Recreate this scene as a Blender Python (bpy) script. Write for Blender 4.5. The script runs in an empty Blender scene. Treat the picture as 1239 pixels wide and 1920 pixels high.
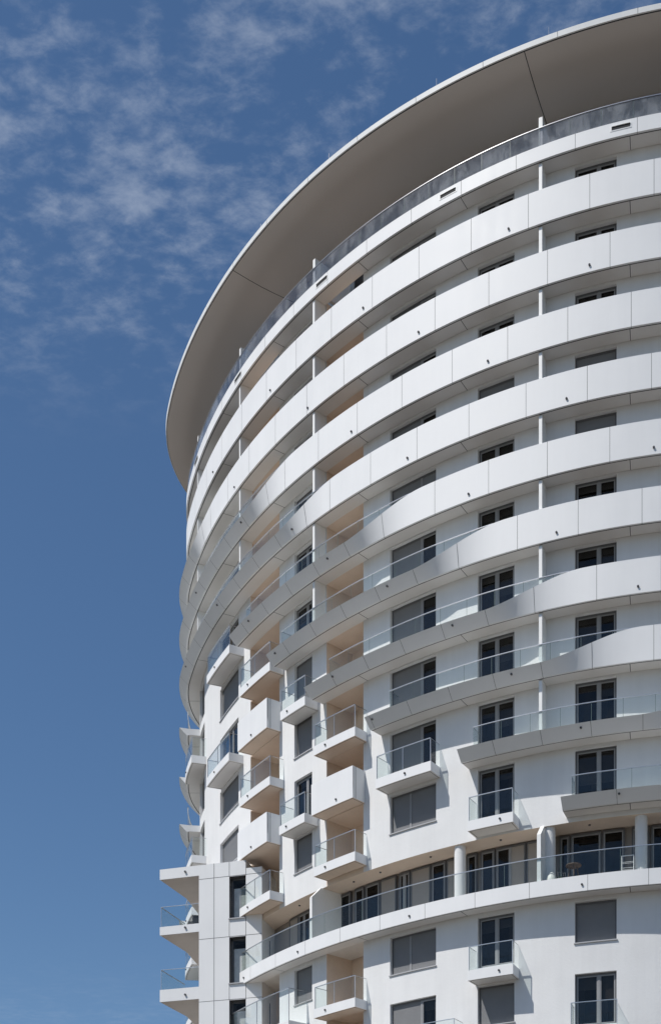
import bpy, bmesh, math, random, bisect
from mathutils import Vector, Matrix
random.seed(7)
C = bpy.context.scene.collection
SC = bpy.context.scene

# ------------------------------------------------------------------ camera
# street-level architectural shot: level camera with a rising (shift) lens
cam_d = bpy.data.cameras.new('camera'); cam = bpy.data.objects.new('camera', cam_d); C.objects.link(cam)
cam.location = (0, 0, 1.6); cam.rotation_euler = (math.pi/2, 0, 0)
cam_d.sensor_fit = 'VERTICAL'; cam_d.sensor_height = 36.0; cam_d.sensor_width = 24.0
cam_d.lens = 48.0; cam_d.shift_y = 1645/1920; cam_d.shift_x = 0.0
cam_d.clip_start = 0.5; cam_d.clip_end = 6000
SC.camera = cam

# ------------------------------------------------------------------ light
T = Vector((0.61, 0.305, -1.0)).normalized()          # the way sunlight travels
EL = math.asin(-T.z); ROT = math.atan2(-T.x, -T.y)
SUN, SKY, EXPO = 4.6, 0.100, 0.0
w = bpy.data.worlds.new('World'); SC.world = w; w.use_nodes = True
nt = w.node_tree; nt.nodes.clear()
def N(tree, kind, **kw):
    n = tree.nodes.new(kind)
    for k, v in kw.items(): setattr(n, k, v)
    return n
out = N(nt, 'ShaderNodeOutputWorld'); bg = N(nt, 'ShaderNodeBackground'); bg.inputs[1].default_value = SKY
sky = N(nt, 'ShaderNodeTexSky', sky_type='NISHITA', sun_disc=False, sun_elevation=EL, sun_rotation=ROT,
        altitude=200, air_density=1.0, dust_density=0.5, ozone_density=2.0)
tc = N(nt, 'ShaderNodeTexCoord'); sep = N(nt, 'ShaderNodeSeparateXYZ'); nt.links.new(tc.outputs['Generated'], sep.inputs[0])
def M(tree, op, a, b=None, c=None, clamp=False):
    n = N(tree, 'ShaderNodeMath', operation=op, use_clamp=clamp)
    for i, v in enumerate((a, b, c)):
        if v is None: continue
        if isinstance(v, (int, float)): n.inputs[i].default_value = v
        else: tree.links.new(v, n.inputs[i])
    return n.outputs[0]
def mrange(tree, v, a, b, c=0.0, d=1.0):
    n = N(tree, 'ShaderNodeMapRange', interpolation_type='SMOOTHSTEP'); tree.links.new(v, n.inputs[0])
    for i, x in enumerate((a, b, c, d)): n.inputs[i+1].default_value = x
    return n.outputs[0]
zc = M(nt, 'MAXIMUM', sep.outputs[2], 0.05)
u_ = M(nt, 'DIVIDE', sep.outputs[0], zc); v_ = M(nt, 'DIVIDE', sep.outputs[1], zc)   # a flat layer of high cloud
cmb = N(nt, 'ShaderNodeCombineXYZ'); nt.links.new(u_, cmb.inputs[0]); nt.links.new(v_, cmb.inputs[1])
def noise(tree, vec, scale, detail, rough, dist=0.0, loc=(0, 0, 0), scl=(1, 1, 1), rot=0.0):
    mp = N(tree, 'ShaderNodeMapping'); tree.links.new(vec, mp.inputs[0])
    mp.inputs['Location'].default_value = loc; mp.inputs['Scale'].default_value = scl; mp.inputs['Rotation'].default_value = (0, 0, rot)
    n = N(tree, 'ShaderNodeTexNoise'); tree.links.new(mp.outputs[0], n.inputs['Vector'])
    n.inputs['Scale'].default_value = scale; n.inputs['Detail'].default_value = detail
    n.inputs['Roughness'].default_value = rough; n.inputs['Distortion'].default_value = dist
    return n.outputs[0]
big = noise(nt, cmb.outputs[0], 10.0, 3, 0.5, 0.0, (3.6, 1.2, 0))
wisp = noise(nt, cmb.outputs[0], 32.0, 8, 0.62, 0.15, (0.4, 2.2, 0), (1.0, 1.35, 1), 0.6)
field = M(nt, 'ADD', M(nt, 'MULTIPLY', big, 0.55), M(nt, 'MULTIPLY', wisp, 0.6))
cover = mrange(nt, v_, 1.46, 1.18, 0.0, 1.0)          # the bank of cirrus ends part way down the sky
far = mrange(nt, v_, 3.0, 3.8, 0.0, 0.22)             # and thin puffs again near the horizon
mask = M(nt, 'MAXIMUM', cover, far)
dens = M(nt, 'MULTIPLY', mrange(nt, field, 0.50, 0.84), mask)
hs = N(nt, 'ShaderNodeHueSaturation'); nt.links.new(sky.outputs[0], hs.inputs['Color'])
hs.inputs['Saturation'].default_value = 1.15; hs.inputs['Value'].default_value = 1.0
mix = N(nt, 'ShaderNodeMix', data_type='RGBA'); nt.links.new(M(nt, 'MULTIPLY', dens, 0.36), mix.inputs[0])
nt.links.new(hs.outputs[0], mix.inputs[6]); mix.inputs[7].default_value = (6.0, 6.6, 7.6, 1)
nt.links.new(mix.outputs[2], bg.inputs[0]); nt.links.new(bg.outputs[0], out.inputs[0])

sd = bpy.data.lights.new('sun', 'SUN'); sd.energy = SUN; sd.angle = math.radians(0.53); sd.color = (1.0, 0.965, 0.91)
so = bpy.data.objects.new('sun', sd); C.objects.link(so); so.location = (-60, -30, 120)
so.rotation_euler = T.to_track_quat('-Z', 'Y').to_euler()
SC.view_settings.view_transform = 'Standard'; SC.view_settings.look = 'None'
SC.view_settings.exposure = EXPO; SC.view_settings.gamma = 1.0

# ------------------------------------------------------------------ materials
def mat(name, col, rough=0.7, spec=0.4, var=0.0, vscale=1.0, bump=0.0, bscale=20.0, metal=0.0, streak=0.0, coat=0.0):
    m = bpy.data.materials.new(name); m.use_nodes = True; t = m.node_tree; b = t.nodes['Principled BSDF']
    b.inputs['Base Color'].default_value = (*col, 1); b.inputs['Roughness'].default_value = rough
    b.inputs['Specular IOR Level'].default_value = spec; b.inputs['Metallic'].default_value = metal
    b.inputs['Coat Weight'].default_value = coat
    co = N(t, 'ShaderNodeTexCoord').outputs['Object']
    if var or streak:
        a = noise(t, co, vscale, 6, 0.6)
        if streak:
            s = noise(t, co, 1.0, 4, 0.6, 0, (0, 0, 0), (2.2, 2.2, 0.16))
            a = M(t, 'ADD', M(t, 'MULTIPLY', a, 1-streak), M(t, 'MULTIPLY', s, streak))
        f = mrange(t, a, 0.3, 0.7, 1.0-var, 1.0+var*0.6)
        mx = N(t, 'ShaderNodeVectorMath', operation='SCALE'); mx.inputs[0].default_value = col
        t.links.new(f, mx.inputs['Scale']); t.links.new(mx.outputs[0], b.inputs['Base Color'])
        r = mrange(t, a, 0.3, 0.7, max(0, rough-0.08), min(1, rough+0.08)); t.links.new(r, b.inputs['Roughness'])
    if bump:
        bn = noise(t, co, bscale, 5, 0.65)
        bp = N(t, 'ShaderNodeBump'); bp.inputs['Strength'].default_value = bump; bp.inputs['Distance'].default_value = 0.02
        t.links.new(bn, bp.inputs['Height']); t.links.new(bp.outputs[0], b.inputs['Normal'])
    return m
STUCCO = mat('white_stucco', (0.72, 0.72, 0.72), 0.9, 0.2, 0.055, 0.55, 0.35, 9.0, streak=0.45)
PANEL = mat('white_panel', (0.75, 0.753, 0.758), 0.55, 0.35, 0.03, 0.5, 0.02, 1.2, streak=0.4)
SOFFIT = mat('soffit_plaster', (0.72, 0.70, 0.68), 0.85, 0.2, 0.05, 0.4, 0.1, 9.0)
CREAM = mat('cream_render', (0.70, 0.585, 0.49), 0.9, 0.2, 0.06, 0.6, 0.2, 9.0)
JOINT = mat('dark_joint', (0.03, 0.03, 0.032), 0.8)
FRAME = mat('grey_frame', (0.115, 0.115, 0.12), 0.45, 0.4, 0.06, 2.0)
SASH = mat('sash_grey', (0.27, 0.27, 0.275), 0.45, 0.4, 0.05, 2.0)
SHUT = mat('grey_shutter', (0.195, 0.197, 0.203), 0.6, 0.3, 0.05, 1.5)
TAUPE = mat('taupe_cladding', (0.33, 0.295, 0.265), 0.6, 0.3, 0.07, 1.2)
SILL = mat('sill_metal', (0.42, 0.42, 0.43), 0.4, 0.4)
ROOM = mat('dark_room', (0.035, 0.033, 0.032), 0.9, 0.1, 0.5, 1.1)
BLIND = mat('cloth_blind', (0.20, 0.185, 0.17), 0.9, 0.1, 0.08, 3.0)
STEEL = mat('rail_steel', (0.52, 0.52, 0.53), 0.32, 0.5, metal=0.85)
WSOF = mat('wing_soffit', (0.50, 0.44, 0.39), 0.9, 0.2, 0.06, 0.6)  # shade under the wing slabs put into the base colour
WHITE = mat('white_paint', (0.78, 0.78, 0.77), 0.5, 0.4, 0.03, 1.0)
CONC = mat('terrace_wall', (0.50, 0.505, 0.515), 0.85, 0.2, 0.25, 0.9, streak=0.6)
DECK = mat('deck_tiles', (0.68, 0.66, 0.63), 0.8, 0.3, 0.08, 1.0)
CANOPY = mat('canopy_render', (0.72, 0.665, 0.62), 0.8, 0.25, 0.03, 0.12)
WOOD = mat('table_wood', (0.13, 0.085, 0.055), 0.6, 0.3, 0.2, 6.0)
DARK = mat('dark_plastic', (0.02, 0.02, 0.022), 0.5, 0.4)
EGG = mat('pale_ceramic', (0.72, 0.70, 0.66), 0.5, 0.4, 0.04, 4.0)
LEAF = mat('leaf_green', (0.05, 0.09, 0.03), 0.7, 0.2, 0.3, 8.0)
GROUND = mat('paving', (0.110, 0.098, 0.084), 0.9, 0.2, 0.2, 0.06, 0.2, 3.0)
def glass(name, tint, f0, dirt=0.0, gcol=(1, 1, 1)):
    m = bpy.data.materials.new(name); m.use_nodes = True; t = m.node_tree; t.nodes.clear()
    o = N(t, 'ShaderNodeOutputMaterial'); tr = N(t, 'ShaderNodeBsdfTransparent'); tr.inputs[0].default_value = (*tint, 1)
    gl = N(t, 'ShaderNodeBsdfGlossy'); gl.inputs['Roughness'].default_value = 0.02; gl.inputs['Color'].default_value = (*gcol, 1)
    lw = N(t, 'ShaderNodeLayerWeight'); lw.inputs[0].default_value = 0.5
    p = M(t, 'POWER', lw.outputs['Facing'], 5.0)
    f = M(t, 'MULTIPLY_ADD', p, 1-f0, f0, clamp=True)
    mx = N(t, 'ShaderNodeMixShader'); t.links.new(f, mx.inputs[0]); t.links.new(tr.outputs[0], mx.inputs[1]); t.links.new(gl.outputs[0], mx.inputs[2])
    last = mx
    if dirt:
        co = N(t, 'ShaderNodeTexCoord').outputs['Object']
        s = noise(t, co, 1.0, 7, 0.7, 0.6, (0, 0, 0), (2.4, 2.4, 0.7), 0.0); b2 = noise(t, co, 0.7, 4, 0.6)
        d = mrange(t, M(t, 'MULTIPLY', s, b2), 0.16, 0.36, 0.0, dirt)
        df = N(t, 'ShaderNodeBsdfDiffuse'); df.inputs[0].default_value = (0.75, 0.77, 0.8, 1)
        m2 = N(t, 'ShaderNodeMixShader'); t.links.new(d, m2.inputs[0]); t.links.new(mx.outputs[0], m2.inputs[1]); t.links.new(df.outputs[0], m2.inputs[2])
        last = m2
    t.links.new(last.outputs[0], o.inputs[0]); return m
RAIL = glass('rail_glass', (0.945, 0.968, 0.963), 0.015)
EDGE = mat('glass_edge', (0.10, 0.14, 0.13), 0.3, 0.5)
RAILD = glass('dusty_glass', (0.80, 0.81, 0.825), 0.05, 0.13)
PANE = glass('window_glass', (0.58, 0.58, 0.58), 0.022)

# ------------------------------------------------------------------ plan curve of the tower (an oval), measured in metres along the facade
CX, CY, EA, EB, AL = 17.98, 95.25, 27.28, 33.40, 0.147
def raw(t):
    c, s = math.cos(AL), math.sin(AL)
    x, y = EA*math.cos(t), EB*math.sin(t)
    nx, ny = math.cos(t)/EA, math.sin(t)/EB; n = math.hypot(nx, ny); nx /= n; ny /= n
    return CX+x*c-y*s, CY+x*s+y*c, nx*c-ny*s, nx*s+ny*c
# the front follows the ellipse; the left end turns on a tighter radius and the far side closes the loop
NT = 7200
_t = [-math.pi*1.5+i*2*math.pi/NT for i in range(NT+1)]
_e = [raw(t)[:2] for t in _t]
_el = [0.0]
for i in range(NT): _el.append(_el[-1]+math.dist(_e[i], _e[i+1]))
_i0 = min((i for i in range(NT) if _e[i][1] < CY), key=lambda i: abs(_e[i][0])); _z = _el[_i0]
SLEFT, SRIGHT, RLEFT, TURN = -18.0, 40.0, 11.0, 122.0
front = [(_el[i]-_z, _e[i]) for i in range(NT+1) if SLEFT <= _el[i]-_z <= SRIGHT]
(p0x, p0y), (p1x, p1y) = front[0][1], front[1][1]
hd = math.atan2(p0y-p1y, p0x-p1x); x, y = p0x, p0y; arc = []; ds = 0.02
for i in range(int(RLEFT*math.radians(TURN)/ds)):     # walking left and round the back
    hd -= ds/RLEFT; x += math.cos(hd)*ds; y += math.sin(hd)*ds; arc.append((x, y))
pe, pf = front[-1][1], front[-2][1]; tl = math.dist(pe, pf); te = ((pe[0]-pf[0])/tl, (pe[1]-pf[1])/tl)
q0, q3 = pe, arc[-1]; dd = math.dist(q0, q3)*0.45
q1 = (q0[0]+te[0]*dd, q0[1]+te[1]*dd); q2 = (q3[0]+math.cos(hd)*dd, q3[1]+math.sin(hd)*dd)
bez = []
for i in range(1, 600):
    t = i/600; u = 1-t
    bez.append(tuple(u*u*u*q0[k]+3*u*u*t*q1[k]+3*u*t*t*q2[k]+t*t*t*q3[k] for k in (0, 1)))
loop = [p for _, p in front]+bez+arc[::-1]
loop.append(loop[0]); NL = len(loop)-1
_l = [front[0][0]]
for i in range(NL): _l.append(_l[-1]+math.dist(loop[i], loop[i+1]))
PER = _l[-1]-_l[0]
def at(s):
    v = _l[0]+(s-_l[0]) % PER; i = max(0, min(NL-1, bisect.bisect(_l, v)-1)); f = (v-_l[i])/(_l[i+1]-_l[i])
    a, b = loop[i], loop[i+1]; h = loop[max(0, i-8) if i > 8 else (i-8) % NL]; g = loop[(i+9) % NL]
    n = math.hypot(g[0]-h[0], g[1]-h[1])
    return a[0]+(b[0]-a[0])*f, a[1]+(b[1]-a[1])*f, (g[1]-h[1])/n, -(g[0]-h[0])/n
def P(s, o, z):
    x, y, nx, ny = at(s); return (x+nx*o, y+ny*o, z)
def lin(a, b, step=0.3):
    n = max(1, int(math.ceil((b-a)/step-1e-6))); return [a+(b-a)*i/n for i in range(n+1)]
def sm(x): x = max(0.0, min(1.0, x)); return x*x*(3-2*x)

# ------------------------------------------------------------------ mesh builder
class MB:
    def __init__(s): s.v = []; s.f = []; s.m = []
    def quad(s, pts, m=0):
        n = len(s.v); s.v += [tuple(p) for p in pts]; s.f.append(tuple(range(n, n+len(pts)))); s.m.append(m)
    def sweep(s, prof, ss, mats=0, close=False, caps=False):
        """prof(s) -> list of (offset, z); swept along the facade"""
        rows = []; k = 0
        for q in ss:
            pr = prof(q) if callable(prof) else prof; k = len(pr); n = len(s.v)
            s.v += [P(q, o, z) for o, z in pr]; rows.append(n)
        kk = k if close else k-1
        for a, b in zip(rows, rows[1:]):
            for j in range(kk):
                j2 = (j+1) % k
                s.f.append((a+j, b+j, b+j2, a+j2)); s.m.append(mats[j] if isinstance(mats, (list, tuple)) else mats)
        if caps:
            m = mats[0] if isinstance(mats, (list, tuple)) else mats
            s.f.append(tuple(rows[0]+j for j in range(k))[::-1]); s.m.append(m)
            s.f.append(tuple(rows[-1]+j for j in range(k))); s.m.append(m)
    def block(s, s0, s1, o0, o1, z0, z1, m=0, step=0.3):
        """closed curved block between facade positions, offsets and heights"""
        s.sweep([(o1, z0), (o1, z1), (o0, z1), (o0, z0)], lin(s0, s1, step), m, True, True)
    def poly(s, sa, sb, prof, m=0):
        """slab standing radially: an (offset, z) outline with thickness sa..sb"""
        s.sweep(prof, [sa, sb], m, True, True)
    def box(s, c, d, m=0, rz=0.0):
        cs, sn = math.cos(rz), math.sin(rz); n = len(s.v)
        for z in (-1, 1):
            for x, y in ((-1, -1), (1, -1), (1, 1), (-1, 1)):
                X, Y = x*d[0]/2, y*d[1]/2
                s.v.append((c[0]+X*cs-Y*sn, c[1]+X*sn+Y*cs, c[2]+z*d[2]/2))
        for f in ((0, 3, 2, 1), (4, 5, 6, 7), (0, 1, 5, 4), (1, 2, 6, 5), (2, 3, 7, 6), (3, 0, 4, 7)):
            s.f.append(tuple(n+i for i in f)); s.m.append(m)
    def prism(s, pts, z0, z1, m=0):
        n = len(s.v); k = len(pts)
        s.v += [(x, y, z0) for x, y in pts]+[(x, y, z1) for x, y in pts]
        for i in range(k):
            j = (i+1) % k; s.f.append((n+i, n+j, n+k+j, n+k+i)); s.m.append(m)
        s.f.append(tuple(range(n, n+k))[::-1]); s.m.append(m); s.f.append(tuple(range(n+k, n+2*k))); s.m.append(m)
    def tube(s, a, b, r, m=0, n=10, r2=None):
        a = Vector(a); b = Vector(b); d = (b-a).normalized(); x = d.orthogonal().normalized(); y = d.cross(x); k = len(s.v)
        r2 = r if r2 is None else r2
        for p, rr in ((a, r), (b, r2)):
            for i in range(n):
                t = 2*math.pi*i/n; s.v.append(tuple(p+(x*math.cos(t)+y*math.sin(t))*rr))
        for i in range(n):
            j = (i+1) % n; s.f.append((k+i, k+j, k+n+j, k+n+i)); s.m.append(m)
        s.f.append(tuple(k+i for i in range(n))[::-1]); s.m.append(m); s.f.append(tuple(k+n+i for i in range(n))); s.m.append(m)
    def lathe(s, c, prof, m=0, n=24):
        k = len(s.v)
        for r, z in prof:
            for i in range(n):
                t = 2*math.pi*i/n; s.v.append((c[0]+r*math.cos(t), c[1]+r*math.sin(t), c[2]+z))
        for q in range(len(prof)-1):
            for i in range(n):
                j = (i+1) % n; s.f.append((k+q*n+i, k+q*n+j, k+(q+1)*n+j, k+(q+1)*n+i)); s.m.append(m)
    def build(s, name, mats, parent=None, smooth=False):
        me = bpy.data.meshes.new(name); me.from_pydata(s.v, [], s.f)
        for m in (mats if isinstance(mats, (list, tuple)) else [mats]): me.materials.append(m)
        me.polygons.foreach_set('material_index', s.m)
        bm = bmesh.new(); bm.from_mesh(me); bmesh.ops.remove_doubles(bm, verts=bm.verts, dist=1e-5)
        bmesh.ops.recalc_face_normals(bm, faces=bm.faces); bm.to_mesh(me); bm.free()
        if smooth: me.polygons.foreach_set('use_smooth', [True]*len(me.polygons))
        me.update(); o = bpy.data.objects.new(name, me); C.objects.link(o)
        if parent: attach(o, parent)
        return o
def root_of(o):
    while o.parent: o = o.parent
    return o
def attach(o, parent):
    o.parent = parent; r = root_of(parent)
    if parent == r: o.matrix_parent_inverse = Matrix.Translation(-r.location)
def thing(name, loc, label, cat, group=None):
    o = bpy.data.objects.new(name, None); C.objects.link(o); o.location = loc; o.empty_display_size = 1
    tag(o, label, cat, group); return o
def tag(o, label, cat, group=None):
    o['label'] = label; o['category'] = cat
    if group: o['group'] = group
    return o

# ------------------------------------------------------------------ ground
g = MB(); g.quad([(-3000, -3000, 0), (3000, -3000, 0), (3000, 3000, 0), (-3000, 3000, 0)])
go = g.build('ground', GROUND); go['kind'] = 'structure'

# ------------------------------------------------------------------ the tower
tower = thing('apartment_tower', (CX, CY, 0), 'tall white oval apartment tower ringed by balcony bands under a wide flat canopy', 'apartment tower')
WT = [58.40, 55.45, 52.55, 49.65, 46.73, 43.75, 40.72, 37.57, 34.46, 31.32, None, 24.23, 20.90, 17.70, 14.50, 11.30]   # heads of the openings, storey by storey
ZB = [55.58, 52.68, 49.76, 46.83, 43.82, 40.79, 37.64, 34.55, 31.45, 28.22]                      # undersides of the rings
ZT = 58.52; Z10 = 24.42; SL = 0.47; RH = 1.57
LOG0, LOG1 = 25.0, 27.99
COLS = dict(A=(14.0, 15.91), B=(9.23, 11.10), C=(4.20, 6.96), D=(-3.09, -1.50), E=(-12.86, -9.62), F=(-19.0, -16.9), R=(18.9, 20.9), Q=(22.5, 25.2))
RE, RD = (-7.92, -4.56), (-0.30, 2.43)               # the two stacks of recessed loggias
REC = 1.8
def floor_z(k): return (ZB[k] if k < 10 else WT[k+1]+0.15)+SL
holes = []                                            # s0, s1, z0, z1, kind, column, storey
SMALL = dict(A={11}, B={12}, C={9, 11}, D={7, 9, 11}, E={5, 7, 8}, F=set(), R={5, 7, 9, 12}, Q={11, 8})
SHUTS = dict(A={3, 4, 11}, B={3, 12}, C={4, 9, 11}, D={6, 7, 9, 11}, E={5, 7, 8})
for c, (a, b) in COLS.items():
    for k in range(16):
        if k == 10 or (c == 'E' and 9 <= k <= 11) or (c == 'F' and k not in (4, 5, 6, 7, 8)): continue
        z1 = WT[k]
        z0 = z1-1.88 if k in SMALL[c] else z1-2.42
        holes.append((a, b, z0, z1, c, k))
cuts = [(*RE, 6.0, ZT+0.1), (*RD, 6.0, ZT+0.1), (-7.92, 30.0, LOG0, LOG1)]
W0, W1, WTOP = -36.0, 34.0, 59.0
ss = sorted(set([round(x, 4) for h in holes for x in h[:2]]+[round(x, 4) for c in cuts for x in c[:2]]+[W0, W1]))
fine = []
for a, b in zip(ss, ss[1:]): fine += lin(a, b, 0.45)[:-1]
fine.append(W1)
zz = sorted(set([round(z, 4) for h in holes for z in h[2:4]]+[round(z, 4) for c in cuts for z in c[2:4]]+[0.0, WTOP]))
wall = MB(); idx = {}
def wv(i, j):
    if (i, j) not in idx: idx[(i, j)] = len(wall.v); wall.v.append(P(fine[i], 0, zz[j]))
    return idx[(i, j)]
for i in range(len(fine)-1):
    sm_ = (fine[i]+fine[i+1])/2
    hs_ = [h for h in holes if h[0] < sm_ < h[1]]+[c for c in cuts if c[0] < sm_ < c[1]]
    for j in range(len(zz)-1):
        zm = (zz[j]+zz[j+1])/2
        if any(h[2] < zm < h[3] for h in hs_): continue
        wall.f.append((wv(i, j), wv(i+1, j), wv(i+1, j+1), wv(i, j+1))); wall.m.append(0)
RV = 0.20
for a, b, z0, z1, c, k in holes:                      # reveals
    q = lin(a, b, 0.45)
    wall.sweep([(0, z0), (-RV, z0)], q); wall.sweep([(-RV, z1), (0, z1)], q)
    for s_ in (a, b): wall.quad([P(s_, 0, z0), P(s_, -RV, z0), P(s_, -RV, z1), P(s_, 0, z1)])
back = lin(W1, PER+W0, 1.5)                           # the plain far side
wall.sweep([(0, 0), (0, WTOP)], back)
wall.build('wall', STUCCO, tower)

# recessed loggias: side and back walls in a cream render, one slab per storey
for a, b in (RE, RD):
    r = MB()
    for z0, z1 in ((6.0, LOG0), (LOG1, ZT+0.1)):
        r.quad([P(a, 0, z0), P(a, -REC, z0), P(a, -REC, z1), P(a, 0, z1)])
        r.quad([P(b, 0, z0), P(b, -REC, z0), P(b, -REC, z1), P(b, 0, z1)])
        r.sweep([(-REC, z0), (-REC, z1)], lin(a, b))
    r.build('loggia_wall', CREAM, tower)
    for k in list(range(10))+[11, 12, 13]:
        zf = floor_z(k)
        s = MB(); s.sweep([(-0.004, zf-SL+0.02), (-0.004, zf-0.03), (-REC+0.004, zf-0.03), (-REC+0.004, zf-SL+0.02)], lin(a+0.004, b-0.004), 0, True, True)
        s.build('loggia_slab', CREAM, tower)

# ------------------------------------------------------------------ windows
def window(s0, s1, z0, z1, lay, off=-RV, fm=FRAME, room=True, sill=False, blind=None):
    """lay: list of (fraction, kind) across the opening, kind p pane / s shutter / x cladding"""
    f = MB(); e = 0.002; o1 = off+0.035; o0 = off-0.05
    a, b = s0+e, s1-e; fw = 0.075
    f.block(a, b, o0, o1, z1-0.10, z1-e); f.block(a, b, o0, o1, z0+e, z0+0.07)
    f.block(a, a+fw, o0, o1, z0+0.07, z1-0.10); f.block(b-fw, b, o0, o1, z0+0.07, z1-0.10)
    if room:
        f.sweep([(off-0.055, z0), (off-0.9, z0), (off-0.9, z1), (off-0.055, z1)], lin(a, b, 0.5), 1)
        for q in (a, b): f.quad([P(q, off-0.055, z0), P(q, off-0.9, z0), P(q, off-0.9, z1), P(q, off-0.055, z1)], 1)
    acc = 0; parts = []
    W = b-a
    for n, (fr, kind) in enumerate(lay):
        x0, x1 = a+W*acc, a+W*(acc+fr); acc += fr
        if n: f.block(x0-0.05, x0+0.05, o0, o1+0.004, z0+0.07, z1-0.10, 2)
        xi0 = x0+(fw if n == 0 else 0.05); xi1 = x1-(fw if n == len(lay)-1 else 0.05)
        parts.append((xi0, xi1, kind))
    for xi0, xi1, kind in parts:
        if kind == 'p':                                # sash round the glass
            t = 0.055; za, zb = z0+0.07, z1-0.10
            f.block(xi0, xi0+t, o0+0.01, o1-0.012, za, zb, 2); f.block(xi1-t, xi1, o0+0.01, o1-0.012, za, zb, 2)
            f.block(xi0+t, xi1-t, o0+0.01, o1-0.012, zb-t, zb, 2); f.block(xi0+t, xi1-t, o0+0.01, o1-0.012, za, za+t, 2)
    fo = f.build('window', [fm, ROOM, SASH], tower)
    for xi0, xi1, kind in parts:
        if kind == 'p':
            m = MB(); t = 0.056; m.block(xi0+t, xi1-t, off-0.012, off, z0+0.126, z1-0.156); m.build('pane', PANE, fo)
            bl = blind if blind is not None else random.choice((0.12, 0.25, 0.45, 0.2, 0.6))
            if bl > 0:
                m = MB(); m.block(xi0+0.02, xi1-0.02, off-0.16, off-0.15, z1-0.1-(z1-z0)*bl, z1-0.1); m.build('blind', BLIND, fo)
            if random.random() < 0.5:
                m = MB(); x = random.choice((xi0+0.06, xi1-0.34))
                m.sweep([(off-0.24, z0+0.08), (off-0.24, z1-0.12)], [x+0.01*i for i in range(28)])
                for i in range(0, len(m.v), 2):
                    sh = 0.03*math.sin(i*1.3); s_ = x+0.005*i
                    m.v[i] = P(s_, off-0.24+sh, z0+0.08); m.v[i+1] = P(s_, off-0.24+sh, z1-0.12)
                m.build('curtain', BLIND, fo)
        elif kind == 's':                              # slatted roller shutter
            m = MB(); zs = z0+0.071; n = int((z1-0.10-zs)/0.052)
            prof = []
            for i in range(n):
                z = zs+(z1-0.101-zs)*i/n; d = (z1-0.101-zs)/n
                prof += [(off+0.010, z), (off+0.015, z+d*0.2), (off+0.015, z+d*0.85), (off+0.010, z+d)]
            m.sweep(prof, lin(xi0, xi1, 0.5)); m.build('shutter', SHUT, fo)
        elif kind == 'x':
            m = MB(); m.block(xi0, xi1, off-0.02, off+0.015, z0+0.071, z1-0.101); m.build('cladding', TAUPE, fo)
    if sill:
        m = MB(); m.block(s0-0.04, s1+0.04, -0.004, 0.06, z0-0.055, z0-0.004); m.build('sill', SILL, fo)
    return fo
for a, b, z0, z1, c, k in holes:
    small = k in SMALL[c]; sh = k in SHUTS.get(c, ())
    if c == 'A': lay = [(1.0, 's')] if sh else [(0.57, 'p'), (0.43, 'p')]
    elif c == 'B': lay = [(1.0, 's')] if sh else [(0.5, 'p'), (0.5, 'p')]
    elif c == 'C':
        if small: lay = [(0.42, 's'), (0.58, 's')]
        elif sh: lay = [(0.66, 's'), (0.34, 's')]
        else: lay = [(0.66, 's' if k not in (0,) else 'p'), (0.34, 'p')]
    elif c == 'D': lay = [(1.0, 's')] if (sh or small) else [(0.62, 'p'), (0.38, 'p')]
    elif c == 'E': lay = [(1.0, 's')] if (sh or small) else [(0.6, 'p'), (0.4, 'p')]
    else: lay = [(0.55, 's' if small else 'p'), (0.45, 's' if small else 'p')]
    window(a, b, z0, z1, lay, sill=small)
for (a, b) in ((1.02, 2.2), (-5.98, -4.8)):          # narrow doors at the back of the loggias
    for k in (4, 5, 6, 7, 8, 9, 11, 12):
        zf = floor_z(k); window(a, b, zf, zf+2.2, [(1.0, 'p')], off=-REC+0.06, room=False)

# ------------------------------------------------------------------ rings of balconies
def glass_rail(pth, zf, parent, m=RAIL, name='glass_rail', joint=0.0):
    """glass along a list of runs; a run is a list of (s, o) points, z from zf(s) to a level top; thin steel cap on top"""
    mb = MB()
    for run, ztop in pth:
        n = len(mb.v)
        for s, o in run: mb.v += [P(s, o, zf(s)), P(s, o, ztop), P(s, o-0.016, ztop), P(s, o-0.016, zf(s))]
        for i in range(len(run)-1):
            a, b = n+4*i, n+4*i+4
            for j in (0, 2): mb.f.append((a+j, b+j, b+j+1, a+j+1)); mb.m.append(0)
        h = 0.022
        n = len(mb.v)
        for s, o in run: mb.v += [P(s, o+h, ztop), P(s, o+h, ztop+0.03), P(s, o-0.016-h, ztop+0.03), P(s, o-0.016-h, ztop)]
        for i in range(len(run)-1):
            a, b = n+4*i, n+4*i+4
            for j in range(4): mb.f.append((a+j, b+j, b+(j+1) % 4, a+(j+1) % 4)); mb.m.append(1)
        if joint:                                      # butt joints between the panes
            n = 1
            while run[0][0]+n*joint < run[-1][0]-0.4:
                sj = run[0][0]+n*joint; o = run[-1][1]; n += 1
                mb.sweep([(o+0.002, zf(sj)), (o+0.002, ztop)], [sj-0.009, sj+0.009], 2)
    return mb.build(name, [m, STEEL, EDGE], parent)
OB, OT = 0.87, 1.33
SOFJ = [16.54, 8.69, 2.75, -4.01, -10.2, -15.5, -20.5, 23.6]
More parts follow.
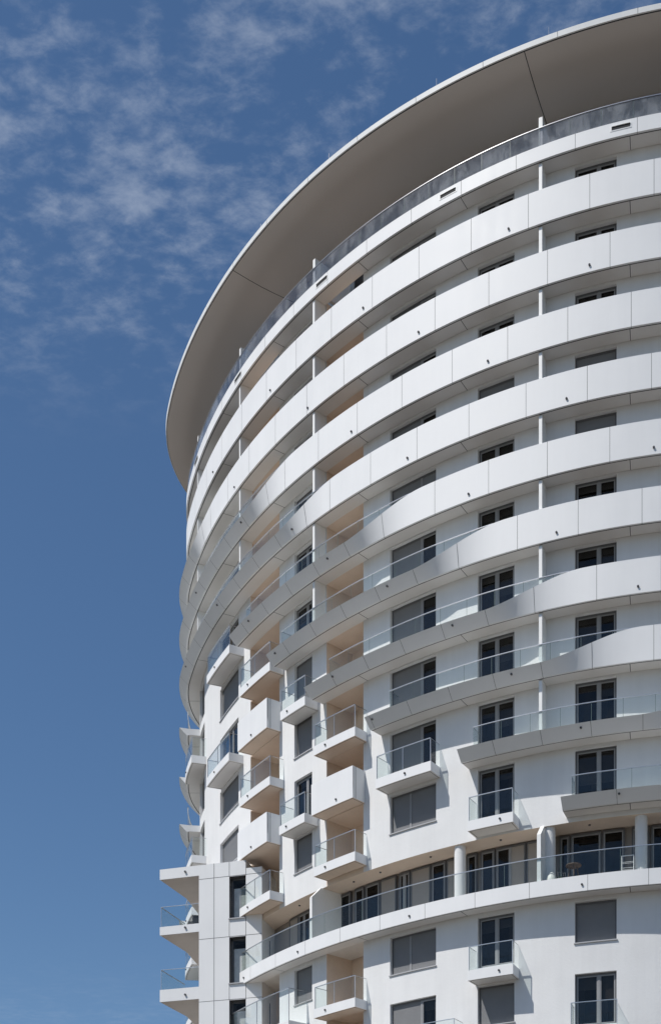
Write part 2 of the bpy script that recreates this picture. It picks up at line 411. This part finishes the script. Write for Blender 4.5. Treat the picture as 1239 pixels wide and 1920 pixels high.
def ring(zb, s0, s1, blend, seams, spouts, left_end=None, height=RH, lip=0.46, rail='auto', rtop=None):
    def section(s):
        b = blend(s); return OT+(OB-OT)*b, lip+(height-lip)*b
    def prof(s):
        to, h = section(s); t = 0.10
        fl = min(SL, h-0.03)
        return [(OB-0.10, zb), (OB, zb), (to, zb+h), (to-t, zb+h), (OB-t, zb+fl), (0.003, zb+fl), (0.003, zb+0.03), (OB-0.15, zb+0.03), (OB-0.15, zb+0.001)]
    mats = [0, 0, 0, 0, 2, 2, 2, 1, 1]
    mb = MB(); q = lin(s0, s1, 0.25)
    mb.sweep(prof, q, mats, True, True)
    for sj in seams:                                   # open joints between the panels
        if s0+0.2 < sj < s1-0.2:
            to, h = section(sj); w_ = 0.0075
            mb.sweep([(OB-0.1, zb-0.003), (OB+0.003, zb-0.003), (to+0.003, zb+h+0.003), (to-0.1, zb+h+0.003)], [sj-w_, sj+w_], 1)
    mb.v = mb.v
    o = mb.build('balcony_band', [PANEL, JOINT, DECK], tower, True)
    o.data.set_sharp_from_angle(angle=math.radians(25))
    sf = MB(); sf.sweep([(OB-0.152, zb+0.012), (0.006, zb+0.012)], q, 0)
    for sj in SOFJ:
        if s0+0.1 < sj < s1: sf.sweep([(OB-0.152, zb+0.008), (0.006, zb+0.008)], [sj-0.014, sj+0.014], 1)
    sf.build('soffit', [SOFFIT, JOINT], o)
    for sp in spouts:
        if s0 < sp < s1:
            to, h = section(sp); z = zb+0.30; of = OB+(to-OB)*0.30/h
            t = MB(); t.tube(P(sp, of-0.02, z), P(sp, of+0.06, z-0.01), 0.05, 0, 12); t.tube(P(sp, of+0.0601, z-0.01), P(sp, of+0.061, z-0.01), 0.04, 1, 12)
            t.build('drain_spout', [FRAME, JOINT], o)
    if rail:
        rz = rtop or zb+height
        run = [s for s in q if blend(s) < 0.97]
        if rail == 'full': run = q
        if run:
            pts = []
            for s in run:
                pts.append((s, OB-0.09))
            if left_end is not None:
                e = left_end; pts = [(e, 0.02)]+[(e, OB-0.09)]+[p for p in pts if p[0] > e+0.01]
            glass_rail([(pts, rz)], lambda s: zb+min(SL, section(s)[1])-0.004, o, RAILD if rail == 'full' and zb > 58 else RAIL, joint=1.38 if zb > 30 else 1.31*2)
    return o
def const(v): return lambda s: v
def trans(c): return lambda s: sm((s-(c-2.4))/4.6)
def seamlist(ph, step, a, b): return [ph+i*step for i in range(-30, 30) if a < ph+i*step < b]
TR = [-40, -13.2, -4.25, -0.87, 4.5, 8.66, 12.35, 14.92, 19.3, 60]
PH = [12.05, 12.93, 11.08, 11.94, 12.92, 11.54, 12.35, 12.04, 11.2, 16.7]
LE = [None, None, None, None, -8.0, -3.87, -0.57, 3.64, 8.78, 13.61]
SPT = [(11.13, 3.2, -4.1, -11.5, 18.6), (14.8, 6.52, -0.78, -8.2), (10.13, 2.42, -6.76, -14.0, 18.2), (13.79, 5.89, -1.9, -10.0, -17.0), (17.56, 9.17, 1.04, -5.9),
       (13.34, 4.92, -3.2), (16.89, 8.49, 1.4), (11.36, 4.01, 19.0), (14.47, 22.0), (16.1, 23.0)]
GLE = {4: -6.9, 5: -3.2, 6: 0.75, 7: 4.75, 8: 9.35, 9: 14.0}
for k in range(10):
    a = LE[k] if LE[k] is not None else -32.0
    c = TR[k]
    seams = [s for s in seamlist(PH[k], 2.76, c+0.5, 46)]+[s for s in seamlist(c, 2.2, a, c+0.2)]
    ring(ZB[k], a, 46.0, trans(c) if k < 9 else const(0.0), seams, SPT[k], left_end=GLE.get(k))
for k, e in ((4, -19.0), (5, -19.3), (6, -19.1), (7, -20.5), (8, -19.2)):        # rings of the far flank end just round the corner
    ring(ZB[k], -32.0, e, const(0.0), seamlist(-27, 2.2, -32, -20), (), rail='auto')
ring(ZT, -33.0, 46.0, const(1.0), seamlist(11.48, 2.69, -33, 46), (), height=0.66, rail='full', rtop=ZT+1.56)
bands = [o for o in tower.children if o.name.startswith('balcony_band')]
top_band = bands[-1]
for sp in (16.16, 8.10, 0.30, -7.75, -15.2):          # overflow slots of the roof terrace
    m = MB(); z = ZT+0.40
    m.block(sp-0.46, sp+0.46, OB-0.02, OB+0.012, z-0.13, z+0.10, 0); m.block(sp-0.40, sp+0.40, OB, OB+0.02, z-0.075, z+0.06, 1)
    m.block(sp-0.40, sp+0.40, OB+0.005, OB+0.05, z+0.062, z+0.085, 0); m.build('overflow_slot', [WHITE, JOINT], top_band)
ring10 = ring(Z10, -7.55, 46.0, const(1.0), seamlist(12.1, 2.62, -7.5, 46), (14.47, 6.0, -1.6, -7.0, 21.5), height=0.72, rail='full', rtop=Z10+1.80, left_end=-7.45)

# partition fins between the flats
for k in range(0, 9):
    for sf in (12.58, -0.45, -7.75, 25.0, -15.4, -22.3):
        if LE[k] is not None and sf < LE[k]+0.3: continue
        if sf < -7 and k > 4: continue
        zf = ZB[k]+SL; zt = (ZB[k-1] if k else ZT)+0.005
        f = MB(); f.poly(sf-0.075, sf+0.075, [(0.005, zf), (0.76, zf), (0.76, zt-0.12), (0.70, zt), (0.005, zt)]); f.build('partition', WHITE, tower)
for sf in (12.58, -0.45, -7.75, 25.0, -15.4):
    f = MB(); zf = ZT+SL; f.poly(sf-0.085, sf+0.085, [(-1.7, zf), (0.74, zf), (0.74, ZT+2.1), (-1.7, ZT+2.1)]); f.build('partition', WHITE, tower)
for sf in (12.50, -0.70, 25.0):
    f = MB(); zf = Z10+SL; f.poly(sf-0.09, sf+0.09, [(-1.40, zf), (0.74, zf), (0.74, LOG1-0.62), (0.10, LOG1-0.006), (-1.40, LOG1-0.006)]); f.build('partition', WHITE, tower)

# ------------------------------------------------------------------ open storey with round columns
LB = -1.42
m = MB(); q = lin(-7.92, 30.0)
m.sweep([(-0.003, LOG1), (-0.003, LOG1+0.25), (LB-0.3, LOG1+0.25), (LB-0.3, LOG1)], q, 0, True, True); m.build('loggia_ceiling', CREAM, tower)
m = MB(); m.sweep([(0.002, Z10+SL-0.005), (LB-0.3, Z10+SL-0.005), (LB-0.3, Z10+0.05), (0.002, Z10+0.05)], q, 0, True, True); m.build('loggia_floor', DECK, tower)
m = MB(); m.sweep([(LB-0.02, Z10+SL), (LB-0.02, LOG1-0.002)], q, 0)
for s_ in (-7.92, 30.0): m.quad([P(s_, 0, Z10+SL), P(s_, LB, Z10+SL), P(s_, LB, LOG1), P(s_, 0, LOG1)])
m.build('loggia_wall', TAUPE, tower)
for sc in (8.11, 12.72, 17.01, 21.6, 26.0):
    m = MB(); x, y, _ = P(sc, -0.36, 0); m.lathe((x, y, 0), [(0.28, Z10+SL), (0.28, LOG1)], 0, 28); m.build('column', STUCCO, tower, True)
for sc in (-3.4, -1.3, 1.2, 3.1, 6.3, 10.2, 14.6, 19.0):
    m = MB(); x, y, _ = P(sc, -0.55, 0); m.lathe((x, y, LOG1), [(0.0, -0.05), (0.055, -0.05), (0.06, -0.002)], 0, 12); m.build('ceiling_light', FRAME, tower)
lz0, lz1 = Z10+SL+0.01, LOG1-0.06
LOGW = [(-5.62, -4.65, 'x'), (-4.63, -3.44, 'pp'), (-3.40, -2.59, 'p'), (-1.95, -1.31, 'p'), (-0.76, 0.16, 'p'),
        (0.48, 1.22, 'p'), (1.32, 2.38, 'p'), (2.43, 3.55, 'x'), (3.74, 4.49, 'pp'), (4.53, 5.80, 'x'), (5.85, 6.74, 'p'), (6.79, 7.54, 'x'),
        (7.97, 8.58, 'p'), (8.77, 9.57, 'p'), (9.62, 11.23, 'px'), (11.28, 12.46, 'x'),
        (12.98, 13.50, 'p'), (13.55, 15.07, 'p'), (15.12, 16.21, 'p'), (16.54, 17.39, 'p'), (17.48, 19.38, 'pp'), (19.47, 20.79, 'x'), (20.89, 23.14, 'pp'), (23.24, 25.48, 'x'), (25.48, 28.26, 'pp')]
for a, b, kd in LOGW:
    lay = [(1/len(kd), c) for c in kd]
    window(a, b, lz0, lz1, lay, off=LB+0.12, room=False, blind=0.0 if kd == 'p' else None)
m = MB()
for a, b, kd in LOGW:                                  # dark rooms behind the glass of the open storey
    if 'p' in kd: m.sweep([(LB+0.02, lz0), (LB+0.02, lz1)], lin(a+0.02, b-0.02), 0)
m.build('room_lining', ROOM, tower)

# ------------------------------------------------------------------ single balconies
def balcony(s0, s1, zb, p=0.92, th=SL, kind='glass', gh=1.12, spout=0.4, back=0.004, under=None):
    m = MB(); q = lin(s0, s1, 0.25)
    if kind == 'solid':
        h = RH+0.05
        m.sweep([(p, zb), (p, zb+h), (p-0.09, zb+h), (p-0.09, zb+th), (back, zb+th), (back, zb)], q, [0, 0, 0, 0, 0, 2], True, True)
        for a, b in ((s0, s0+0.09), (s1-0.09, s1)): m.poly(a, b, [(p-0.002, zb+th+0.001), (p-0.002, zb+h-0.001), (back, zb+h-0.001), (back, zb+th+0.001)])
        for sj, oo in ((s1, p-0.22),):
            m.quad([P(s1+0.003, oo-0.012, zb), P(s1+0.003, oo+0.012, zb), P(s1+0.003, oo+0.012, zb+h), P(s1+0.003, oo-0.012, zb+h)], 1)
    else:
        m.sweep([(p, zb), (p, zb+th), (back, zb+th), (back, zb)], q, [0, 0, 0, 2], True, True)
    zj = zb-0.004                                      # shadow gap round the underside
    m.sweep([(p-0.08, zj), (p-0.105, zj)], lin(s0+0.08, s1-0.08, 0.25), 1)
    for a in (s0+0.08, s1-0.105): m.quad([P(a, back+0.01, zj), P(a+0.025, back+0.01, zj), P(a+0.025, p-0.08, zj), P(a, p-0.08, zj)], 1)
    o = m.build('balcony', [PANEL, JOINT, under or SOFFIT], tower)
    if kind == 'glass':
        g = 0.05
        pts = [(s0+g, back+0.01)]+[(s, p-0.06) for s in lin(s0+g, s1-g, 0.3)]+[(s1-g, back+0.01)]
        glass_rail([(pts, zb+th+gh)], lambda s: zb+th-0.002, o)
        for s in [s0+g, s1-g]+([(s0+s1)/2] if s1-s0 > 2.4 else []):      # slim clamps where panes meet
            b = MB(); b.block(s-0.012, s+0.012, p-0.085, p-0.048, zb+th, zb+th+gh); b.build('glass_post', STEEL, o)
    if spout is not None:
        sp = s0+(s1-s0)*spout; z = zb+0.26
        t = MB(); t.tube(P(sp, p-0.02, z), P(sp, p+0.06, z-0.01), 0.05, 0, 12); t.tube(P(sp, p+0.0601, z-0.01), P(sp, p+0.061, z-0.01), 0.04, 1, 12)
        t.build('drain_spout', [FRAME, JOINT], o)
    return o
balcony(9.13, 11.35, 28.10, spout=0.72); balcony(9.13, 11.35, 21.0, spout=0.7)
balcony(4.0, 7.21, 31.48, spout=0.55)
balcony(-3.1, -0.97, 37.5, spout=0.3); balcony(-3.2, -1.0, 31.38, spout=0.3)
balcony(-12.6, -8.82, 43.86, spout=0.4); balcony(-12.64, -8.88, 37.7, spout=0.4)
for zb in (34.57, 28.27, 20.9): balcony(-0.27, 2.69, zb, spout=0.3, under=CREAM)
balcony(-0.46, 2.54, 31.5, kind='solid', spout=0.62, under=CREAM)
for zb in (40.66, 34.45, 28.24): balcony(-7.45, -4.1, zb, spout=0.3, under=CREAM)
for zb in (37.68, 31.46): balcony(-7.70, -4.39, zb, kind='solid', spout=0.5, under=CREAM)
balcony(13.93, 16.04, 17.73, spout=0.5); balcony(2.48, 8.47, 17.72, spout=0.5)
balcony(-8.07, -1.91, 20.65, p=1.25, spout=0.45, gh=1.7)
for zb in (ZB[5]+0.02, ZB[7]+0.02, 31.3, 28.2, 24.6, 21.2): balcony(-19.6, -16.3, zb, p=0.95, spout=0.4)

# ------------------------------------------------------------------ roof terrace and canopy
def zcan(s): return 62.80+0.75*sm((15.9-s)/24.0)
q = lin(-35.0, 48.0, 0.4); TB = -1.9
m = MB(); m.sweep(lambda s: [(TB, ZT+0.4), (TB, zcan(s)+0.12)], q); m.build('terrace_wall', CONC, tower)
for a, b in ((14.25, 16.6), (17.0, 19.0), (5.5, 8.2), (-0.2, 2.4), (-6.0, -3.4), (20.5, 23)):
    window(a, b, ZT+SL+0.02, ZT+SL+2.35, [(0.62, 'p'), (0.38, 'p')], off=TB+0.10, fm=SILL, room=False)
m = MB()
def oc(s): return 1.92+0.26*sm((-2-s)/16.0)            # edge of the canopy
def cprof(s):
    z, o = zcan(s), oc(s)
    return [(TB-0.4, z-0.16), (-0.8, z-0.19), (0.1, z-0.17), (0.9, z-0.11), (1.5, z-0.04), (o-0.08, z), (o-0.05, z+0.03), (o, z+0.045), (o+0.02, z+0.27), (o-0.06, z+0.31), (TB-0.4, z+0.5)]
m.sweep(cprof, q, [0, 0, 0, 0, 0, 1, 2, 2, 2, 2, 2], True, True)
for sj in (12.15, -6.35, 30.0, -25.0):
    m.sweep(lambda s: [(o, z-0.005) for o, z in cprof(s)[:6]], [sj-0.018, sj+0.018], 1)
for sj in seamlist(0.4, 3.3, -34, 48):
    m.sweep(lambda s: [(oc(s)+0.002, zcan(s)+0.046), (oc(s)+0.023, zcan(s)+0.27)], [sj-0.008, sj+0.008], 1)
can = m.build('canopy', [CANOPY, JOINT, WHITE], tower, True); can.data.set_sharp_from_angle(angle=math.radians(25))
for sr in (13.15, 7.89, 1.57, -3.94, -11.0, 19.5):
    r = MB(); r.tube(P(sr, 1.6, zcan(sr)+0.3), P(sr, 1.6, zcan(sr)+0.95), 0.012, 0, 6); r.build('lightning_rod', STEEL, can)
m = MB(); pts = []
for i in range(72):
    s = i*PER/72; x, y, nx, ny = at(s); pts.append((x-2.2*nx, y-2.2*ny))
m.prism(pts, 62.9, 63.2); m.build('roof', CONC, tower)

# ------------------------------------------------------------------ flat fronted side wing on the left
F0 = Vector((-9.76, 78.2)); F1 = Vector((-3.84, 76.5)); fd = (F1-F0).normalized(); fn = Vector((fd.y, -fd.x))   # front plane, outward normal
def wpt(l, d=0.0):
    """point of the front plane at lateral position l, d metres behind it"""
    t = (l-F0.x)/fd.x; p = F0+fd*t-fn*d; return (p.x, p.y)
wing = thing('side_wing', (*wpt(-5.6, 2.0), 0), 'lower flat-fronted white panelled wing against the tower with stacked corner balconies', 'building wing')
XL, XW0, XW1, XR = -7.46, -5.70, -4.75, -3.84
ROOFZ = 31.36
seamz = [30.55, 27.14, 23.59, 20.1, 16.6, 13.1, 9.6, 6.1]
wins = [(28.16, 30.52), (24.5, 27.1), (20.9, 23.55), (17.4, 20.0)]
b = MB()
def wp(l, d, z): return (*wpt(l, d), z)
def wquad(l0, l1, z0, z1, d=0.0, m=0): b.quad([wp(l0, d, z0), wp(l1, d, z0), wp(l1, d, z1), wp(l0, d, z1)], m)
wquad(XL, XW0, 0, ROOFZ); wquad(XW1, XR, 0, 30.9)
zs = [0]+[z for w_ in reversed(wins) for z in w_]+[ROOFZ]
for i in range(0, len(zs), 2): wquad(XW0, XW1, zs[i], zs[i+1])
b.quad([wp(XL, 0, 0), wp(XL+0.6, 9, 0), wp(XL+0.6, 9, ROOFZ), wp(XL, 0, ROOFZ)])
b.quad([wp(XL, 0, ROOFZ), wp(XL+0.6, 9, ROOFZ), wp(XW1, 9, ROOFZ), wp(XW1, 0, ROOFZ)])
b.quad([wp(XW1, 0, 30.9), wp(XW1, 6, 30.9), wp(XW1, 6, ROOFZ), wp(XW1, 0, ROOFZ)])
b.quad([wp(XR, 0, 0), wp(XR+0.1, 3, 0), wp(XR+0.1, 3, 30.9), wp(XR, 0, 30.9)])
b.quad([wp(XW1, 0, 30.9), wp(XR, 0, 30.9), wp(XR+0.1, 3, 30.9), wp(XW1, 6, 30.9)])
jw = 0.012
for z in seamz: b.quad([wp(XL, -0.003, z-jw), wp(XR, -0.003, z-jw), wp(XR, -0.003, z+jw), wp(XL, -0.003, z+jw)], 1)
for l in (-6.58, -5.70, -4.75): 
    for i in range(0, len(zs), 2) if l > -6 else (0,):
        za, zb_ = (zs[i], zs[i+1]) if l > -6 else (0, ROOFZ)
        b.quad([wp(l-jw, -0.004, za), wp(l+jw, -0.004, za), wp(l+jw, -0.004, zb_), wp(l-jw, -0.004, zb_)], 1)
b.build('panel_wall', [PANEL, JOINT], wing)
for z0, z1 in wins:
    f = MB(); d = 0.34
    for l in (XW0, XW1): f.quad([wp(l, 0, z0), wp(l, d, z0), wp(l, d, z1), wp(l, 0, z1)])
    f.quad([wp(XW0, 0, z1), wp(XW0, d, z1), wp(XW1, d, z1), wp(XW1, 0, z1)]); f.quad([wp(XW0, 0, z0), wp(XW0, d, z0), wp(XW1, d, z0), wp(XW1, 0, z0)])
    f.quad([wp(XW0, 1.2, z0), wp(XW1+1, 1.2, z0), wp(XW1+1, 1.2, z1), wp(XW0, 1.2, z1)], 1)
    f.quad([wp(XW0, d, z0), wp(XW0+0.12, d, z0), wp(XW0+0.12, d, z1), wp(XW0, d, z1)]); f.quad([wp(XW0, d, z1-0.12), wp(XW1, d, z1-0.12), wp(XW1, d, z1), wp(XW0, d, z1)])
    fo = f.build('window', [FRAME, ROOM], wing)
    p = MB(); p.quad([wp(XW0+0.12, d+0.01, z0), wp(XW1, d+0.01, z0), wp(XW1, d+0.01, z1-0.12), wp(XW0+0.12, d+0.01, z1-0.12)]); p.build('pane', RAIL, fo)
    p = MB(); p.quad([wp(XW0+0.12, d+0.1, z0), wp(XW1, d+0.1, z0), wp(XW1, d+0.1, z1-0.55), wp(XW0+0.12, d+0.1, z1-0.55)]); p.build('curtain', mat('pale_curtain', (0.62, 0.62, 0.62), 0.9, 0.1, 0.1, 3.0), fo)  # pale sheet close behind the pane gives it a light grey tone
    s = MB(); x, y = wpt((XW0+XW1)/2, -0.03); s.box((x, y, z0-0.03), (XW1-XW0+0.1, 0.10, 0.055), 0, math.atan2(fd.y, fd.x)); s.build('sill', SILL, fo)
BL = (-9.76, -7.462)
def wing_slab(z0, z1, glassz=None, spout=True):
    c = [wpt(BL[0]), wpt(BL[1]), wpt(-6.9, 9), (-6.6, 88.0), (-8.3, 86.0), (-8.1, 83.8), (-8.55, 81.2)]
    m = MB(); m.prism(c, z0, z1, 0)
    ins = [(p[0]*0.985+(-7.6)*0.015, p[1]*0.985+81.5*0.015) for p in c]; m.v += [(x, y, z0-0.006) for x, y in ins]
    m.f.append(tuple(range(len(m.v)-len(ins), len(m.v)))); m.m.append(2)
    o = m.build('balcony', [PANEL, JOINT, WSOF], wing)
    if spout:
        t = MB(); x, y = wpt(-8.25, -0.08); x2, y2 = wpt(-8.25, 0.02); t.tube((x2, y2, z0+0.3), (x, y, z0+0.29), 0.06, 0, 12); t.build('drain_spout', FRAME, o)
    if glassz:
        g = MB(); A_, B_, C_ = Vector(wpt(BL[0]+0.06, 0.05)), Vector(wpt(BL[1], 0.05)), Vector((-8.62, 81.0))
        for p, q_ in ((A_, B_), (A_, C_)):
            n = Vector((q_.y-p.y, p.x-q_.x)).normalized()*0.008; h = n*2.6
            g.prism([p-n, q_-n, q_+n, p+n], z1-0.002, glassz, 0); g.prism([p-h, q_-h, q_+h, p+h], glassz, glassz+0.03, 1)
        g.tube((A_.x, A_.y, z1), (A_.x, A_.y, glassz), 0.018, 1, 6)
        g.build('glass_rail', [RAIL, STEEL], o)
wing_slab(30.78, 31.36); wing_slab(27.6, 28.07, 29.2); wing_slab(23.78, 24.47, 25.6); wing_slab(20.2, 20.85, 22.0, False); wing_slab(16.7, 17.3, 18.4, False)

# ------------------------------------------------------------------ things standing on the balconies
LF = Z10+SL                                            # floor of the open storey
x, y, _ = P(12.98, 0.30, 0)
o = MB(); o.lathe((x, y, LF), [(0.001, 0), (0.16, 0.0), (0.23, 0.16), (0.25, 0.34), (0.21, 0.55), (0.13, 0.70), (0.05, 0.77), (0.001, 0.78)], 0, 24)
tag(o.build('lantern', EGG, None, True), 'pale egg shaped lantern standing beside the white partition on the open storey', 'lantern')
x, y, _ = P(13.42, 0.35, 0)
pt_ = thing('flower_pot', (x, y, LF), 'small white round flower pot between the egg lantern and the chair', 'flower pot')
o = MB(); o.lathe((x, y, LF), [(0.001, 0.002), (0.13, 0.002), (0.16, 0.36), (0.14, 0.36), (0.13, 0.32), (0.001, 0.32)], 0, 20); o.build('pot', WHITE, pt_, True)
o = MB()
for i in range(26):
    a = random.random()*6.28; r = 0.05+0.10*random.random(); c = Vector((x+r*math.cos(a), y+r*math.sin(a), LF+0.34+0.16*random.random()))
    t = Vector((math.cos(a), math.sin(a), 0.6)).normalized()*0.09; n = Vector((-math.sin(a), math.cos(a), 0))*0.03
    o.quad([c-t*0.3, c+n, c+t, c-n])
o.build('leaves', LEAF, pt_)
x, y, _ = P(13.50, 0.22, 0); an = 0.6
ch = thing('garden_chair', (x, y, LF), 'slim dark metal garden chair turned towards the round table', 'chair')
def cpt(u, v, z): return (x+u*math.cos(an)-v*math.sin(an), y+u*math.sin(an)+v*math.cos(an), LF+z)
o = MB(); o.prism([cpt(-.22, -.22, 0)[:2], cpt(.22, -.22, 0)[:2], cpt(.2, .2, 0)[:2], cpt(-.2, .2, 0)[:2]], LF+0.43, LF+0.455); o.build('seat', DARK, ch)
o = MB(); pv = None
for i in range(13):
    t = -1.3+2.6*i/12; p = cpt(0.26*math.sin(t), 0.05+0.2*math.cos(t), 0.80)
    if pv: o.tube(pv, p, 0.014)
    if i % 2 == 0: o.tube(cpt(0.2*math.sin(t), 0.2*math.cos(t), 0.45), p, 0.009, 0, 6)
    pv = p
o.build('backrest', FRAME, ch)
for u, v in ((-.19, -.19), (.19, -.19), (.17, .17), (-.17, .17)):
    o = MB(); o.tube(cpt(u, v, 0.43), cpt(u*1.15, v*1.15, 0), 0.013, 0, 8); o.build('leg', FRAME, ch)
x, y, _ = P(13.95, 0.05, 0)
tb = thing('garden_table', (x, y, LF), 'round brown wooden garden table in front of the dark patio glass', 'table')
o = MB(); o.lathe((x, y, LF), [(0.001, 1.02), (0.36, 1.02), (0.37, 1.04), (0.36, 1.06), (0.001, 1.06)], 0, 32); o.build('tabletop', WOOD, tb)
for i in range(3):
    a = i*2.094+0.4; o = MB(); o.tube((x+0.2*math.cos(a), y+0.2*math.sin(a), LF+1.02), (x+0.34*math.cos(a), y+0.34*math.sin(a), LF), 0.022, 0, 8); o.build('leg', WOOD, tb)
x, y, _ = P(16.42, 0.05, 0); rk = thing('drying_rack', (x, y, LF), 'folding white metal drying rack leaning beside the round column', 'drying rack')
an = math.atan2(P(16.9, 0, 0)[1]-P(16.0, 0, 0)[1], P(16.9, 0, 0)[0]-P(16.0, 0, 0)[0])
for nm, v0, v1 in (('front_frame', -0.22, -0.04), ('rear_frame', 0.20, 0.02)):
    o = MB(); h = 1.22
    def rp(u, z): 
        v = v0+(v1-v0)*z/h; return (x+u*math.cos(an)-v*math.sin(an), y+u*math.sin(an)+v*math.cos(an), LF+z)
    for u in (-0.27, 0.27): o.tube(rp(u, 0), rp(u, h), 0.015, 0, 8)
    for z in (0.35, 0.62, 0.9, h): o.tube(rp(-0.27, z), rp(0.27, z), 0.010, 0, 8)
    o.build(nm, WHITE, rk)
x, y = wpt(-7.95, 1.1)
gr = thing('barbecue', (x, y, 28.07), 'boxy dark covered barbecue on the wing balcony behind glass', 'barbecue')
o = MB(); o.box((x, y, 28.07+0.55), (0.55, 0.5, 0.45)); o.box((x-0.42, y, 28.07+0.42), (0.26, 0.4, 0.05)); o.box((x, y-0.26, 28.07+0.72), (0.4, 0.03, 0.03)); o.build('hood', DARK, gr)
for dx, dy in ((-.24, -.2), (.24, -.2), (.24, .2), (-.24, .2)):
    o = MB(); o.tube((x+dx, y+dy, 28.07+0.34), (x+dx*1.1, y+dy*1.1, 28.07), 0.025, 0, 8); o.build('leg', DARK, gr)
for i, (s, of, hh, lb) in enumerate(((-7.2, 0.95, 0.34, 'small dark round pot nearer the glass corner on the lowest left balcony'), (-6.85, 0.95, 0.48, 'taller dark round pot on the lowest left balcony'))):
    x, y, _ = P(s, of, 0); o = MB(); o.lathe((x, y, 21.12), [(0.001, 0), (0.11, 0), (0.16, hh*0.6), (0.15, hh), (0.12, hh), (0.001, hh-0.05)], 0, 20)
    tag(o.build('plant_pot', DARK, None, True), lb, 'pot', 'dark pots on the lowest balcony')
